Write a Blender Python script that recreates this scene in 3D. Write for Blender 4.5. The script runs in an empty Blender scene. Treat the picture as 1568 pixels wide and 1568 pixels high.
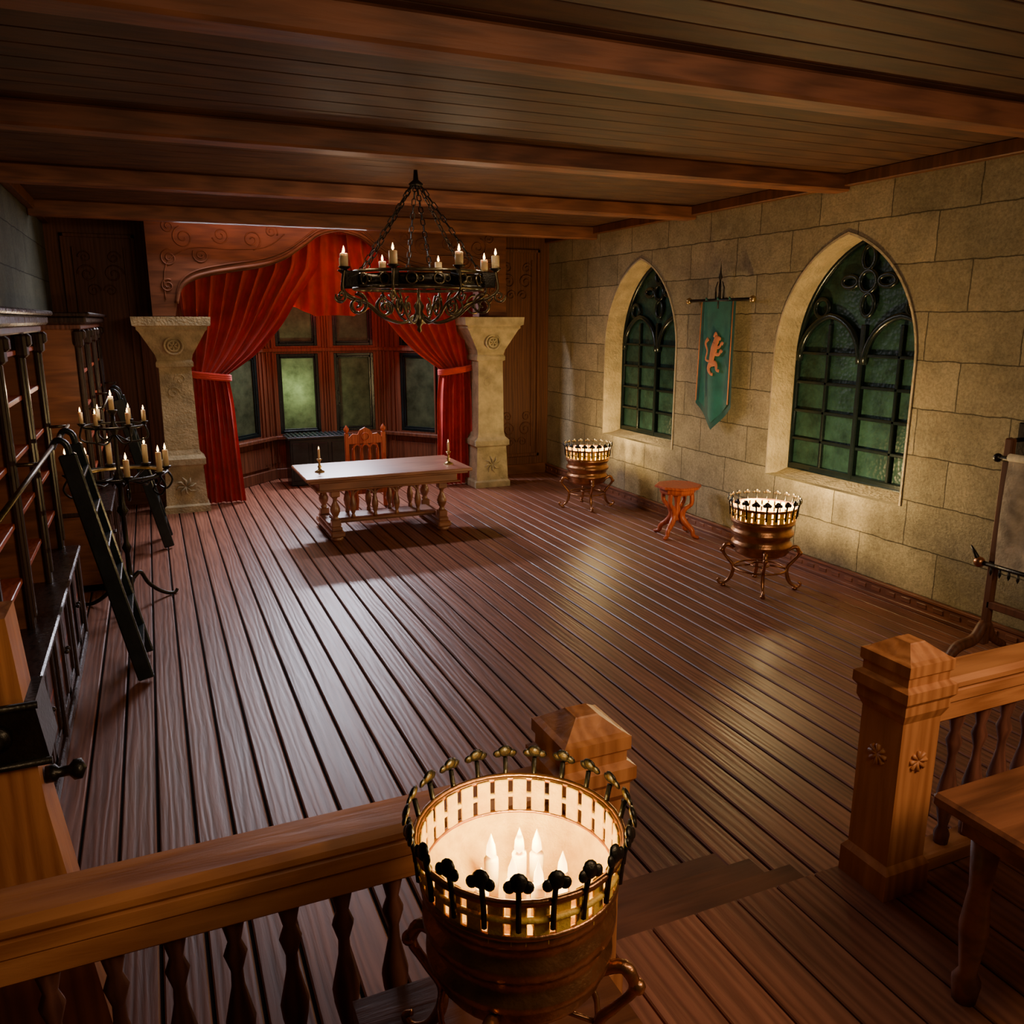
import bpy, bmesh, math, random
from mathutils import Vector, Matrix
random.seed(4)
pi=math.pi
scene=bpy.context.scene
# ------------------------------------------------------------------ materials
def newmat(name):
    m=bpy.data.materials.new(name); m.use_nodes=True
    nt=m.node_tree
    return m,nt,nt.nodes['Principled BSDF']
def N(nt,t,**kw):
    n=nt.nodes.new(t)
    for k,v in kw.items():
        if hasattr(n,k) and k not in n.inputs: setattr(n,k,v)
        else: n.inputs[k].default_value=v
    return n
def ramp(nt,fac,stops):
    r=nt.nodes.new('ShaderNodeValToRGB')
    while len(r.color_ramp.elements)<len(stops): r.color_ramp.elements.new(0.5)
    for e,(p,c) in zip(r.color_ramp.elements,stops):
        e.position=p; e.color=(c[0],c[1],c[2],1)
    nt.links.new(fac,r.inputs[0]); return r
def plain(name,col,rough=.5,metal=0,var=.25,scale=8,bump=.1,spec=.5):
    m,nt,p=newmat(name)
    tc=N(nt,'ShaderNodeTexCoord'); no=N(nt,'ShaderNodeTexNoise',Scale=scale,Detail=5.0)
    nt.links.new(tc.outputs['Object'],no.inputs['Vector'])
    r=ramp(nt,no.outputs['Fac'],[(.3,[c*(1-var) for c in col]),(.7,[min(1,c*(1+var)) for c in col])])
    nt.links.new(r.outputs[0],p.inputs['Base Color'])
    p.inputs['Roughness'].default_value=rough; p.inputs['Metallic'].default_value=metal
    p.inputs['Specular IOR Level'].default_value=spec
    if bump:
        n2=N(nt,'ShaderNodeTexNoise',Scale=scale*5,Detail=4.0)
        nt.links.new(tc.outputs['Object'],n2.inputs['Vector'])
        b=N(nt,'ShaderNodeBump',Strength=bump,Distance=.02)
        nt.links.new(n2.outputs['Fac'],b.inputs['Height']); nt.links.new(b.outputs[0],p.inputs['Normal'])
    return m
def wood(name,c1,c2,axis='Z',rough=.4,scale=1.0,bump=.25,plank=None,spec=.5,coat=0):
    m,nt,p=newmat(name)
    tc=N(nt,'ShaderNodeTexCoord'); mp=N(nt,'ShaderNodeMapping')
    s=[14*scale]*3; s['XYZ'.index(axis)]=1.1*scale
    mp.inputs['Scale'].default_value=s
    src=tc.outputs['Object']
    if plank:
        sx=N(nt,'ShaderNodeSeparateXYZ'); nt.links.new(src,sx.inputs[0])
        dv=N(nt,'ShaderNodeMath',operation='DIVIDE'); dv.inputs[1].default_value=plank; nt.links.new(sx.outputs[0],dv.inputs[0])
        fl=N(nt,'ShaderNodeMath',operation='FLOOR'); nt.links.new(dv.outputs[0],fl.inputs[0])
        wn=N(nt,'ShaderNodeTexWhiteNoise',noise_dimensions='1D'); nt.links.new(fl.outputs[0],wn.inputs['W'])
        ml=N(nt,'ShaderNodeVectorMath',operation='SCALE'); nt.links.new(wn.outputs['Color'],ml.inputs[0]); ml.inputs['Scale'].default_value=30
        ad=N(nt,'ShaderNodeVectorMath',operation='ADD'); nt.links.new(src,ad.inputs[0]); nt.links.new(ml.outputs[0],ad.inputs[1])
        src=ad.outputs[0]
    nt.links.new(src,mp.inputs[0])
    no=N(nt,'ShaderNodeTexNoise',Scale=1.0,Detail=8.0,Roughness=.62,Distortion=.6)
    nt.links.new(mp.outputs[0],no.inputs['Vector'])
    wv=N(nt,'ShaderNodeTexWave',Scale=.45,Distortion=9.0,Detail=3.0); wv.inputs['Detail Scale'].default_value=1.2
    nt.links.new(mp.outputs[0],wv.inputs['Vector'])
    mx=N(nt,'ShaderNodeMath',operation='MULTIPLY_ADD'); nt.links.new(wv.outputs['Fac'],mx.inputs[0]); mx.inputs[1].default_value=.3
    nt.links.new(no.outputs['Fac'],mx.inputs[2])
    r=ramp(nt,mx.outputs[0],[(.38,c1),(.85,c2)])
    out=r.outputs[0]
    if plank:
        mr=N(nt,'ShaderNodeMapRange'); mr.inputs['To Min'].default_value=.85; mr.inputs['To Max'].default_value=1.15
        nt.links.new(wn.outputs['Value'],mr.inputs['Value'])
        sc=N(nt,'ShaderNodeVectorMath',operation='SCALE'); nt.links.new(out,sc.inputs[0]); nt.links.new(mr.outputs[0],sc.inputs['Scale'])
        out=sc.outputs[0]
    nt.links.new(out,p.inputs['Base Color']); p.inputs['Specular IOR Level'].default_value=spec
    if coat: p.inputs['Coat Weight'].default_value=coat; p.inputs['Coat Roughness'].default_value=.33
    rr=N(nt,'ShaderNodeMapRange'); rr.inputs['To Min'].default_value=rough-.06; rr.inputs['To Max'].default_value=rough+.1
    nt.links.new(no.outputs['Fac'],rr.inputs['Value']); nt.links.new(rr.outputs[0],p.inputs['Roughness'])
    b=N(nt,'ShaderNodeBump',Strength=bump,Distance=.01); nt.links.new(mx.outputs[0],b.inputs['Height']); nt.links.new(b.outputs[0],p.inputs['Normal'])
    return m
def stone_wall(name,ax,c,oz=.2):
    m,nt,p=newmat(name)
    tc=N(nt,'ShaderNodeTexCoord'); sx=N(nt,'ShaderNodeSeparateXYZ'); nt.links.new(tc.outputs['Object'],sx.inputs[0])
    cb=N(nt,'ShaderNodeCombineXYZ'); nt.links.new(sx.outputs[ax],cb.inputs[0])
    sb=N(nt,'ShaderNodeMath',operation='SUBTRACT'); nt.links.new(sx.outputs[2],sb.inputs[0]); sb.inputs[1].default_value=oz
    nt.links.new(sb.outputs[0],cb.inputs[1])
    wn=N(nt,'ShaderNodeTexNoise',Scale=6.0,Detail=4.0); nt.links.new(tc.outputs['Object'],wn.inputs['Vector'])
    wm=N(nt,'ShaderNodeVectorMath',operation='SCALE'); nt.links.new(wn.outputs['Color'],wm.inputs[0]); wm.inputs['Scale'].default_value=.035
    wa=N(nt,'ShaderNodeVectorMath',operation='ADD'); nt.links.new(cb.outputs[0],wa.inputs[0]); nt.links.new(wm.outputs[0],wa.inputs[1])
    br=N(nt,'ShaderNodeTexBrick',Scale=1.0); br.offset=.42; br.squash=1.0
    br.inputs['Brick Width'].default_value=1.02; br.inputs['Row Height'].default_value=.483
    br.inputs['Mortar Size'].default_value=.007; br.inputs['Mortar Smooth'].default_value=.3
    br.inputs['Color1'].default_value=(c[0]*.84,c[1]*.84,c[2]*.82,1); br.inputs['Color2'].default_value=(c[0]*1.12,c[1]*1.12,c[2]*1.12,1)
    br.inputs['Mortar'].default_value=(c[0]*.3,c[1]*.29,c[2]*.26,1)
    nt.links.new(wa.outputs[0],br.inputs['Vector'])
    n1=N(nt,'ShaderNodeTexNoise',Scale=1.8,Detail=10.0,Roughness=.78); nt.links.new(tc.outputs['Object'],n1.inputs['Vector'])
    n2=N(nt,'ShaderNodeTexNoise',Scale=34.0,Detail=7.0,Roughness=.8); nt.links.new(tc.outputs['Object'],n2.inputs['Vector'])
    r=ramp(nt,n1.outputs['Fac'],[(.32,(.62,.61,.57)),(.5,(.93,.92,.9)),(.72,(1.22,1.2,1.17))])
    r2=ramp(nt,n2.outputs['Fac'],[(.3,(.55,.55,.53)),(.6,(1.12,1.12,1.12))])
    mu=N(nt,'ShaderNodeMix',data_type='RGBA',blend_type='MULTIPLY'); mu.inputs[0].default_value=1
    nt.links.new(br.outputs['Color'],mu.inputs[6]); nt.links.new(r.outputs[0],mu.inputs[7])
    mu2=N(nt,'ShaderNodeMix',data_type='RGBA',blend_type='MULTIPLY'); mu2.inputs[0].default_value=1
    nt.links.new(mu.outputs[2],mu2.inputs[6]); nt.links.new(r2.outputs[0],mu2.inputs[7])
    nt.links.new(mu2.outputs[2],p.inputs['Base Color']); p.inputs['Roughness'].default_value=.8
    p.inputs['Specular IOR Level'].default_value=.3
    h=N(nt,'ShaderNodeMath',operation='MULTIPLY_ADD'); nt.links.new(br.outputs['Fac'],h.inputs[0]); h.inputs[1].default_value=-1.6
    a2=N(nt,'ShaderNodeMath',operation='MULTIPLY_ADD'); nt.links.new(n2.outputs['Fac'],a2.inputs[0]); a2.inputs[1].default_value=.9; nt.links.new(n1.outputs['Fac'],a2.inputs[2])
    nt.links.new(a2.outputs[0],h.inputs[2])
    b=N(nt,'ShaderNodeBump',Strength=.95,Distance=.03); nt.links.new(h.outputs[0],b.inputs['Height']); nt.links.new(b.outputs[0],p.inputs['Normal'])
    return m
def emis(name,col,st):
    m,nt,p=newmat(name)
    p.inputs['Base Color'].default_value=(*col,1); p.inputs['Emission Color'].default_value=(*col,1); p.inputs['Emission Strength'].default_value=st
    return m
def glassmat(name,col,trans=.15,scale=30,rough=.2,bump=.2,nsc=4.0,spec=.5):
    m,nt,p=newmat(name)
    tc=N(nt,'ShaderNodeTexCoord'); vo=N(nt,'ShaderNodeTexVoronoi',Scale=scale); nt.links.new(tc.outputs['Object'],vo.inputs['Vector'])
    no=N(nt,'ShaderNodeTexNoise',Scale=nsc,Detail=7.0,Roughness=.65); nt.links.new(tc.outputs['Object'],no.inputs['Vector'])
    r=ramp(nt,no.outputs['Fac'],[(.32,[c*.3 for c in col]),(.7,col)])
    nt.links.new(r.outputs[0],p.inputs['Base Color']); p.inputs['Roughness'].default_value=rough; p.inputs['Specular IOR Level'].default_value=spec
    b=N(nt,'ShaderNodeBump',Strength=bump,Distance=.02); nt.links.new(vo.outputs['Distance'],b.inputs['Height']); nt.links.new(b.outputs[0],p.inputs['Normal'])
    tr=N(nt,'ShaderNodeBsdfTranslucent'); nt.links.new(r.outputs[0],tr.inputs['Color'])
    mx=N(nt,'ShaderNodeMixShader'); mx.inputs[0].default_value=trans
    nt.links.new(p.outputs[0],mx.inputs[1]); nt.links.new(tr.outputs[0],mx.inputs[2])
    nt.links.new(mx.outputs[0],nt.nodes['Material Output'].inputs['Surface'])
    return m
def cloth(name,c,rough=.85):
    m=plain(name,c,rough,0,.2,6,.15)
    m.node_tree.nodes['Principled BSDF'].inputs['Sheen Weight'].default_value=.1
    return m

M_floor=wood('floor_planks',(.155,.055,.030),(.31,.118,.066),'Y',.41,1.0,.34,plank=.21)
M_gap=plain('floor_gap',(.006,.003,.002),.9)
M_dwood=wood('dark_panel_wood',(.09,.032,.014),(.17,.062,.028),'Z',.5,.9,.15,spec=.3)
M_dwoodX=wood('dark_panel_wood_x',(.10,.033,.014),(.18,.062,.028),'X',.5,.9,.15,spec=.3)
M_ceil=wood('ceiling_wood',(.05,.02,.012),(.11,.045,.022),'X',.6,.8,.2)
M_beam=wood('beam_wood',(.14,.05,.025),(.28,.10,.05),'X',.55,.9,.3)
M_desk=wood('desk_wood',(.25,.09,.045),(.45,.19,.10),'X',.34,.8,.04,spec=.8,coat=1)
M_owood=wood('rail_wood',(.34,.115,.038),(.58,.23,.085),'X',.42,1.0,.3)
M_owoodZ=wood('post_wood',(.34,.115,.038),(.56,.22,.08),'Z',.42,1.0,.3)
M_bwood=wood('table_wood',(.12,.04,.018),(.26,.09,.04),'X',.42,1.0,.3)
M_rwood=wood('red_wood',(.36,.055,.02),(.58,.13,.05),'Z',.35,1.2,.15)
M_book=wood('bookcase_wood',(.08,.027,.018),(.20,.07,.045),'Z',.35,1.2,.15)
M_dk=wood('ebonised_wood',(.022,.013,.011),(.05,.026,.02),'Z',.26,1.2,.1)
M_blk=plain('black_paint',(.015,.024,.027),.25,0,.3,6,.08)
M_iron=plain('black_iron',(.035,.03,.024),.36,.8,.3,12,.15)
M_bronze=plain('dark_bronze',(.15,.12,.07),.32,.9,.4,14,.15)
M_copper=plain('copper',(.44,.20,.09),.3,.9,.35,10,.12)
M_brass=plain('brass',(.55,.38,.15),.3,.95,.25,10,.1)
M_inner=plain('basket_inner',(.95,.56,.10),.5,.1,.2,20,.2)
M_stoneR=stone_wall('stone_blocks_y',1,(.50,.42,.265))
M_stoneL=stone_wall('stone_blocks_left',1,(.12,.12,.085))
M_stoneX=stone_wall('stone_blocks_x',0,(.3,.25,.15))
M_col=plain('carved_limestone',(.50,.42,.25),.75,0,.28,6,.7,.3)
M_jamb=plain('plaster_reveal',(.50,.41,.25),.8,0,.22,5,.8,.3)
M_red=cloth('red_curtain',(.58,.045,.032))
M_teal=cloth('banner_teal',(.015,.15,.10))
M_teal2=cloth('banner_border',(.01,.09,.06))
M_orange=cloth('banner_lion',(.70,.22,.07))
M_parch=plain('parchment',(.46,.38,.25),.8,0,.35,9,.2)
M_glass=glassmat('green_glass',(.032,.085,.066),.1,22,.34,.3,4.0,.18)
M_glassB=glassmat('bay_glass',(.30,.40,.2),.75,8,.35,.05,3.2,.3)
M_frame=plain('window_lead',(.010,.018,.018),.22,.3,.2,8,.05)
M_wax=plain('candle_wax',(.80,.62,.34),.5,0,.1,10,.05)
M_wax.node_tree.nodes['Principled BSDF'].inputs['Subsurface Weight'].default_value=.2
M_flame=emis('flame',(1,.62,.22),14)
M_fire=emis('fire',(1,.62,.18),9)
M_books=plain('book_covers',(.12,.05,.035),.5,0,.8,9,.1)

# ------------------------------------------------------------------ mesh builder
def spl(pts,n=6,closed=False):
    P=[Vector(p) for p in pts]; out=[]; L=len(P)
    rng=range(L) if closed else range(L-1)
    for i in rng:
        if closed: a,b,c,d=P[(i-1)%L],P[i],P[(i+1)%L],P[(i+2)%L]
        else: a,b,c,d=P[max(i-1,0)],P[i],P[i+1],P[min(i+2,L-1)]
        for k in range(n):
            t=k/n
            out.append(.5*((2*b)+(c-a)*t+(2*a-5*b+4*c-d)*t*t+(3*b-a-3*c+d)*t**3))
    if not closed: out.append(P[-1])
    return out
class B:
    def __init__(s,name,mats):
        s.name=name; s.mats=mats; s.v=[]; s.f=[]; s.m=[]; s.sm=[]; s.M=Matrix.Identity(4)
    def add(s,vs,fs,mat=0,smooth=False):
        o=len(s.v); s.v+= [s.M@Vector(v) for v in vs]
        for f in fs: s.f.append([i+o for i in f]); s.m.append(mat); s.sm.append(smooth)
    def box(s,c,d,mat=0,bev=0,R=None):
        bm=bmesh.new(); bmesh.ops.create_cube(bm,size=1)
        for v in bm.verts: v.co=Vector((v.co.x*d[0],v.co.y*d[1],v.co.z*d[2]))
        if bev: bmesh.ops.bevel(bm,geom=bm.edges[:],offset=bev,segments=1,affect='EDGES')
        bm.verts.index_update()
        vs=[(R@v.co if R else v.co)+Vector(c) for v in bm.verts]; fs=[[v.index for v in f.verts] for f in bm.faces]
        bm.free(); s.add(vs,fs,mat)
    def bb(s,x0,x1,y0,y1,z0,z1,mat=0,bev=0):
        s.box(((x0+x1)/2,(y0+y1)/2,(z0+z1)/2),(x1-x0,y1-y0,z1-z0),mat,bev)
    def lathe(s,prof,c=(0,0,0),seg=20,mat=0,smooth=True,rot=0):
        vs=[];fs=[]
        for r,z in prof:
            for k in range(seg):
                a=2*pi*k/seg+rot; vs.append((c[0]+r*math.cos(a),c[1]+r*math.sin(a),c[2]+z))
        for i in range(len(prof)-1):
            for k in range(seg):
                k2=(k+1)%seg; fs.append([i*seg+k,i*seg+k2,(i+1)*seg+k2,(i+1)*seg+k])
        if prof[0][0]>1e-4: fs.append(list(range(seg))[::-1])
        if prof[-1][0]>1e-4: fs.append([(len(prof)-1)*seg+k for k in range(seg)])
        s.add(vs,fs,mat,smooth)
    def shell(s,prof,c=(0,0,0),seg=20,mat=0):
        vs=[];fs=[]
        for r,z in prof:
            for k in range(seg):
                a=2*pi*k/seg; vs.append((c[0]+r*math.cos(a),c[1]+r*math.sin(a),c[2]+z))
        for i in range(len(prof)-1):
            for k in range(seg):
                k2=(k+1)%seg; fs.append([i*seg+k,i*seg+k2,(i+1)*seg+k2,(i+1)*seg+k])
        s.add(vs,fs,mat,True)
    def rect(s,secs,c=(0,0,0),mat=0):
        vs=[];fs=[]
        for z,hx,hy in secs:
            for a,b in ((-1,-1),(1,-1),(1,1),(-1,1)): vs.append((c[0]+a*hx,c[1]+b*hy,c[2]+z))
        for i in range(len(secs)-1):
            for k in range(4):
                k2=(k+1)%4; fs.append([i*4+k,i*4+k2,i*4+4+k2,i*4+4+k])
        fs.append([3,2,1,0]); n=len(secs)*4-4; fs.append([n,n+1,n+2,n+3])
        s.add(vs,fs,mat)
    def tube(s,pts,rad,seg=8,mat=0,closed=False,smooth=True,flat=None):
        P=[Vector(p) for p in pts]; L=len(P); vs=[];fs=[]
        R0=list(rad) if isinstance(rad,(list,tuple)) else [rad,rad]
        R=[]
        for i in range(L):
            u=i*(len(R0)-1)/max(L-1,1); j=min(int(u),len(R0)-2); R.append(R0[j]+(R0[j+1]-R0[j])*(u-j))
        up=None
        for i in range(L):
            if closed: t=P[(i+1)%L]-P[i-1]
            else: t=P[min(i+1,L-1)]-P[max(i-1,0)]
            if t.length<1e-9: t=Vector((0,0,1))
            t.normalize()
            if up is None:
                up=Vector((0,0,1)) if abs(t.z)<.9 else Vector((1,0,0))
            u=(up-t*up.dot(t))
            if u.length<1e-4: u=t.orthogonal()
            u.normalize(); up=u; w=t.cross(u)
            for k in range(seg):
                a=2*pi*k/seg
                o=(u*math.cos(a)+w*math.sin(a))*R[i]
                if flat is not None: o[flat]*=.15
                vs.append(P[i]+o)
        rng=L if closed else L-1
        for i in range(rng):
            j=(i+1)%L
            for k in range(seg):
                k2=(k+1)%seg; fs.append([i*seg+k,i*seg+k2,j*seg+k2,j*seg+k])
        if not closed: fs.append(list(range(seg))[::-1]); fs.append([(L-1)*seg+k for k in range(seg)])
        s.add(vs,fs,mat,smooth)
    def ring(s,c,r,tr,n=28,mat=0,axis='Z',seg=6,sc=(1,1)):
        pts=[]
        for k in range(n):
            a=2*pi*k/n; x=r*math.cos(a)*sc[0]; y=r*math.sin(a)*sc[1]
            o={'Z':(x,y,0),'X':(0,x,y),'Y':(x,0,y)}[axis]; pts.append(Vector(c)+Vector(o))
        s.tube(pts,tr,seg,mat,True)
    def prism(s,pts,d0,d1,axis='Y',mat=0):
        n=len(pts); vs=[]
        for d in (d0,d1):
            for a,b in pts: vs.append({'Y':(a,d,b),'X':(d,a,b),'Z':(a,b,d)}[axis])
        fs=[list(range(n)),[n+i for i in range(n)][::-1]]+[[i,(i+1)%n,n+(i+1)%n,n+i] for i in range(n)]
        s.add(vs,fs,mat)
    def ball(s,c,r,mat=0,seg=10,sz=1):
        s.lathe([(max(r*math.sin(pi*k/6),.0001 if k in(0,6) else 0),-r*sz*math.cos(pi*k/6)) for k in range(7)],c,seg,mat)
    def candle(s,c,h,r,mw,mf):
        s.lathe([(r,0),(r,h*.97),(r*.8,h),(r*.3,h-.004),(.0001,h-.004)],c,10,mw)
        if mf is not None: s.lathe([(.0001,0),(r*.42,r*.6),(r*.36,r*1.2),(.0001,r*2.6)],(c[0],c[1],c[2]+h),8,mf)
    def mesh(s):
        me=bpy.data.meshes.new(s.name); me.from_pydata([tuple(v) for v in s.v],[],s.f)
        for m in s.mats: me.materials.append(m)
        me.polygons.foreach_set('material_index',s.m); me.polygons.foreach_set('use_smooth',s.sm)
        bm=bmesh.new(); bm.from_mesh(me); bmesh.ops.recalc_face_normals(bm,faces=bm.faces[:]); bm.to_mesh(me); bm.free()
        me.update(); return me
    def finish(s,loc=(0,0,0),rz=0,parent=None):
        o=place(s.name,s.mesh(),loc,rz)
        if parent: o.parent=parent
        return o
def place(name,me,loc=(0,0,0),rz=0,sc=1):
    o=bpy.data.objects.new(name,me); o.location=loc; o.rotation_euler=(0,0,rz); o.scale=(sc,sc,sc); scene.collection.objects.link(o); return o
def holed(name,loops,th,M,mat):
    cu=bpy.data.curves.new(name,'CURVE'); cu.dimensions='2D'; cu.fill_mode='BOTH'; cu.extrude=th/2
    for lp in loops:
        sp=cu.splines.new('POLY'); sp.points.add(len(lp)-1); sp.use_cyclic_u=True
        for p,q in zip(sp.points,lp): p.co=(q[0],q[1],0,1)
    t=bpy.data.objects.new('tmp',cu); scene.collection.objects.link(t); bpy.context.view_layer.update()
    me=bpy.data.meshes.new_from_object(t.evaluated_get(bpy.context.evaluated_depsgraph_get()))
    bpy.data.objects.remove(t); me.transform(M); me.materials.clear(); me.materials.append(mat)
    me.name=name
    return place(name,me)
def rc(x0,x1,z0,z1): return [(x0,z0),(x1,z0),(x1,z1),(x0,z1)]
def arch(cy,w,zb,zs,h,n=14):
    r=(w*w+h*h)/(2*w); c=r-w; th=math.acos(c/r); pts=[(cy-w,zb),(cy+w,zb)]
    for k in range(n+1):
        a=th*k/n; pts.append((cy-c+r*math.cos(a),zs+r*math.sin(a)))
    for k in range(n-1,-1,-1):
        a=th*k/n; pts.append((cy+c-r*math.cos(a),zs+r*math.sin(a)))
    return pts

# ------------------------------------------------------------------ shell
XW=7.2; XL=-1.3; YB=14.8; ZC=4.55; PZ=.62
b=B('floor',[M_floor,M_gap])
b.bb(XL-.2,XW+.5,-2,17,-.2,-.03,1)
x=-1.47
while x<7.3:
    b.bb(x+.009,x+.201,2.0,16.6,-.04,0,0,.008); x+=.21
b.finish()
MR=Matrix(((0,0,1,XW+.25),(1,0,0,0),(0,1,0,0),(0,0,0,1)))
WC=[11.5,7.25,3.0]
holed('wall_right',[rc(-2.2,YB+.2,-.05,ZC+.1)]+[arch(c,1.07,1.06,2.55,1.4) for c in WC],.5,MR,M_stoneR)
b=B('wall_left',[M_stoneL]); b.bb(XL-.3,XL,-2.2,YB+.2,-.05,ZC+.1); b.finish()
b=B('wall_rear',[M_stoneX]); b.bb(XL-.3,XW+.5,-2.5,-2.2,-.05,ZC+.1); b.finish()
MB=Matrix(((1,0,0,0),(0,0,-1,YB+.1),(0,1,0,0),(0,0,0,1)))
holed('wall_back',[rc(XL-.1,XW+.2,-.05,ZC+.1),rc(.75,5.25,-.02,4.0)],.2,MB,M_dwood)
b=B('ceiling',[M_ceil]); 
y=-2.2
while y<15: b.bb(XL-.2,XW+.4,y+.004,y+.296,ZC,ZC+.08,0,.008); y+=.3
b.bb(XL-.3,XW+.5,-2.4,15.2,ZC+.08,ZC+.15)
b.finish()
b=B('ceiling_beam',[M_beam]); b.bb(XL,XW,12.9,13.1,4.34,ZC,0,.02); b.finish()
for yy in (10.2,7.4,4.6,1.8):
    b=B('ceiling_beam',[M_beam]); b.bb(XL,XW,yy-.12,yy+.12,4.37,ZC,0,.02); b.finish()
b=B('trim_cornice',[M_dwood]); b.bb(XW-.1,XW,-2,YB,4.42,ZC,0,.01); b.bb(XL,XL+.1,-2,YB,4.42,ZC,0,.01); b.finish()
M_base=wood('baseboard_wood',(.12,.04,.02),(.24,.085,.042),'Y',.4,1,.2)
b=B('baseboard_right',[M_base])
b.bb(XW-.035,XW,2.4,YB,0,.17,0,.006); b.bb(XW-.055,XW,2.4,YB,0,.04,0,.006); b.bb(XW-.05,XW,2.4,YB,.15,.185,0,.006)
y=2.5
while y<14.7: b.bb(XW-.043,XW-.03,y,y+.12,.07,.12,0,.005); y+=.2
b.finish()
b=B('baseboard_back',[M_dwoodX]); b.bb(5.95,XW-.06,YB-.05,YB,0,.2,0,.008); b.bb(XL,.0,YB-.05,YB,0,.2,0,.008); b.finish()
def spiral(c,r0,turns,dirx=1,ax='Y',n=26,ph=0):
    out=[]
    for k in range(n):
        t=k/(n-1); a=ph+turns*2*pi*t; r=r0*(1-.85*t)
        u=dirx*r*math.cos(a); w=r*math.sin(a)
        out.append((c[0]+u,c[1],c[2]+w) if ax=='Y' else (c[0],c[1]+u,c[2]+w))
    return out
b=B('trim_back_panels',[M_dwood])
for x0,x1 in ((6.05,7.0),(-1.1,-.05)):
    for a0,a1,z0,z1 in ((x0,x0+.06,.35,4.3),(x1-.06,x1,.35,4.3),(x0,x1,.35,.42),(x0,x1,4.24,4.3)):
        b.bb(a0,a1,YB-.04,YB-.002,z0,z1,0,.01)
    b.bb(x0+.15,x0+.18,YB-.03,YB-.002,.55,4.1,0,.006); b.bb(x1-.18,x1-.15,YB-.03,YB-.002,.55,4.1,0,.006)
    for z in (.9,3.7):
        for sgn in (-1,1):
            cx=(x0+x1)/2
            b.tube(spiral((cx+sgn*.18,YB-.012,z),.15,1.6,sgn),.014,5); b.tube(spiral((cx+sgn*.2,YB-.012,z+.25),.1,1.5,sgn),.012,5)
            b.tube(spiral((cx+sgn*.12,YB-.012,z-.25),.1,1.5,-sgn),.012,5)
b.finish()
# ---- bay
BX0,BX1,BY=2.05,4.2,16.2
wr=[(.14,.92,.86,2.38),(1.22,2.0,.86,2.38),(.14,.92,2.52,3.42),(1.22,2.0,2.52,3.42)]
MC=Matrix(((1,0,0,BX0),(0,0,-1,BY+.06),(0,1,0,0),(0,0,0,1)))
holed('wall_bay_center',[rc(0,BX1-BX0,-.02,4.0)]+[rc(*q) for q in wr],.12,MC,M_dwood)
def side(nm,p0,p1):
    d=Vector((p1[0]-p0[0],p1[1]-p0[1],0)); L=d.length; d.normalize(); n=Vector((-d.y,d.x,0))
    M=Matrix(((d.x,0,-n.x,p0[0]+n.x*.06),(d.y,0,-n.y,p0[1]+n.y*.06),(0,1,0,0),(0,0,0,1)))
    holed(nm,[rc(0,L,-.02,4.0),rc(.45,L-.35,.86,2.38),rc(.45,L-.35,2.52,3.42)],.12,M,M_dwood)
    return M,L
Ml,Ll=side('wall_bay_left',(.75,14.9),(BX0,BY)); Mr_,Lr=side('wall_bay_right',(BX1,BY),(5.25,14.9))
b=B('ceiling_bay',[M_ceil]); b.prism([(.6,14.85),(5.4,14.85),(4.4,16.4),(1.9,16.4)],3.98,4.06,'Z'); b.finish()
def casement(nm,M,rects):
    b=B(nm,[M_frame,M_glassB]); b.M=M
    for x0,x1,z0,z1 in rects:
        t=.06
        for q in ((x0,x0+t,z0,z1),(x1-t,x1,z0,z1),(x0+t,x1-t,z0,z0+t),(x0+t,x1-t,z1-t,z1)):
            b.box(((q[0]+q[1])/2,(q[2]+q[3])/2,0.0),(q[1]-q[0],q[3]-q[2],.1),0,.008)
        for q in ((x0+t,x0+t+.03,z0+t,z1-t),(x1-t-.03,x1-t,z0+t,z1-t),(x0+t,x1-t,z0+t,z0+t+.03),(x0+t,x1-t,z1-t-.03,z1-t)):
            b.box(((q[0]+q[1])/2,(q[2]+q[3])/2,0.0),(q[1]-q[0],q[3]-q[2],.06),0,.005)
        b.add([(x0+t,z0+t,0),(x1-t,z0+t,0),(x1-t,z1-t,0),(x0+t,z1-t,0)],[[0,1,2,3]],1)
    b.finish()
casement('window_1',MC,wr)
casement('window_2',Ml,[(.45,Ll-.35,.86,2.38),(.45,Ll-.35,2.52,3.42)])
casement('window_3',Mr_,[(.45,Lr-.35,.86,2.38),(.45,Lr-.35,2.52,3.42)])
b=B('trim_bay',[M_dwood])
for M,L,vx in ((MC,BX1-BX0,[0,.07,1.02,1.07,1.12,2.08,2.15]),(Ml,Ll,[.2,.3,.4,Ll-.3,Ll-.2,Ll-.08]),(Mr_,Lr,[.08,.2,.3,Lr-.4,Lr-.3,Lr-.2])):
    b.M=M
    for x in vx: b.box((x,2.1,.075),(.045,3.6,.04),0,.012)
    b.box((L/2,.8,.1),(L,.07,.12),0,.01); b.box((L/2,2.45,.08),(L,.07,.06),0,.01)
    b.box((L/2,.1,.08),(L,.2,.05),0,.01); b.box((L/2,.45,.07),(L*.8,.4,.03),0,.01)
b.M=Matrix.Identity(4); b.finish()
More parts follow.
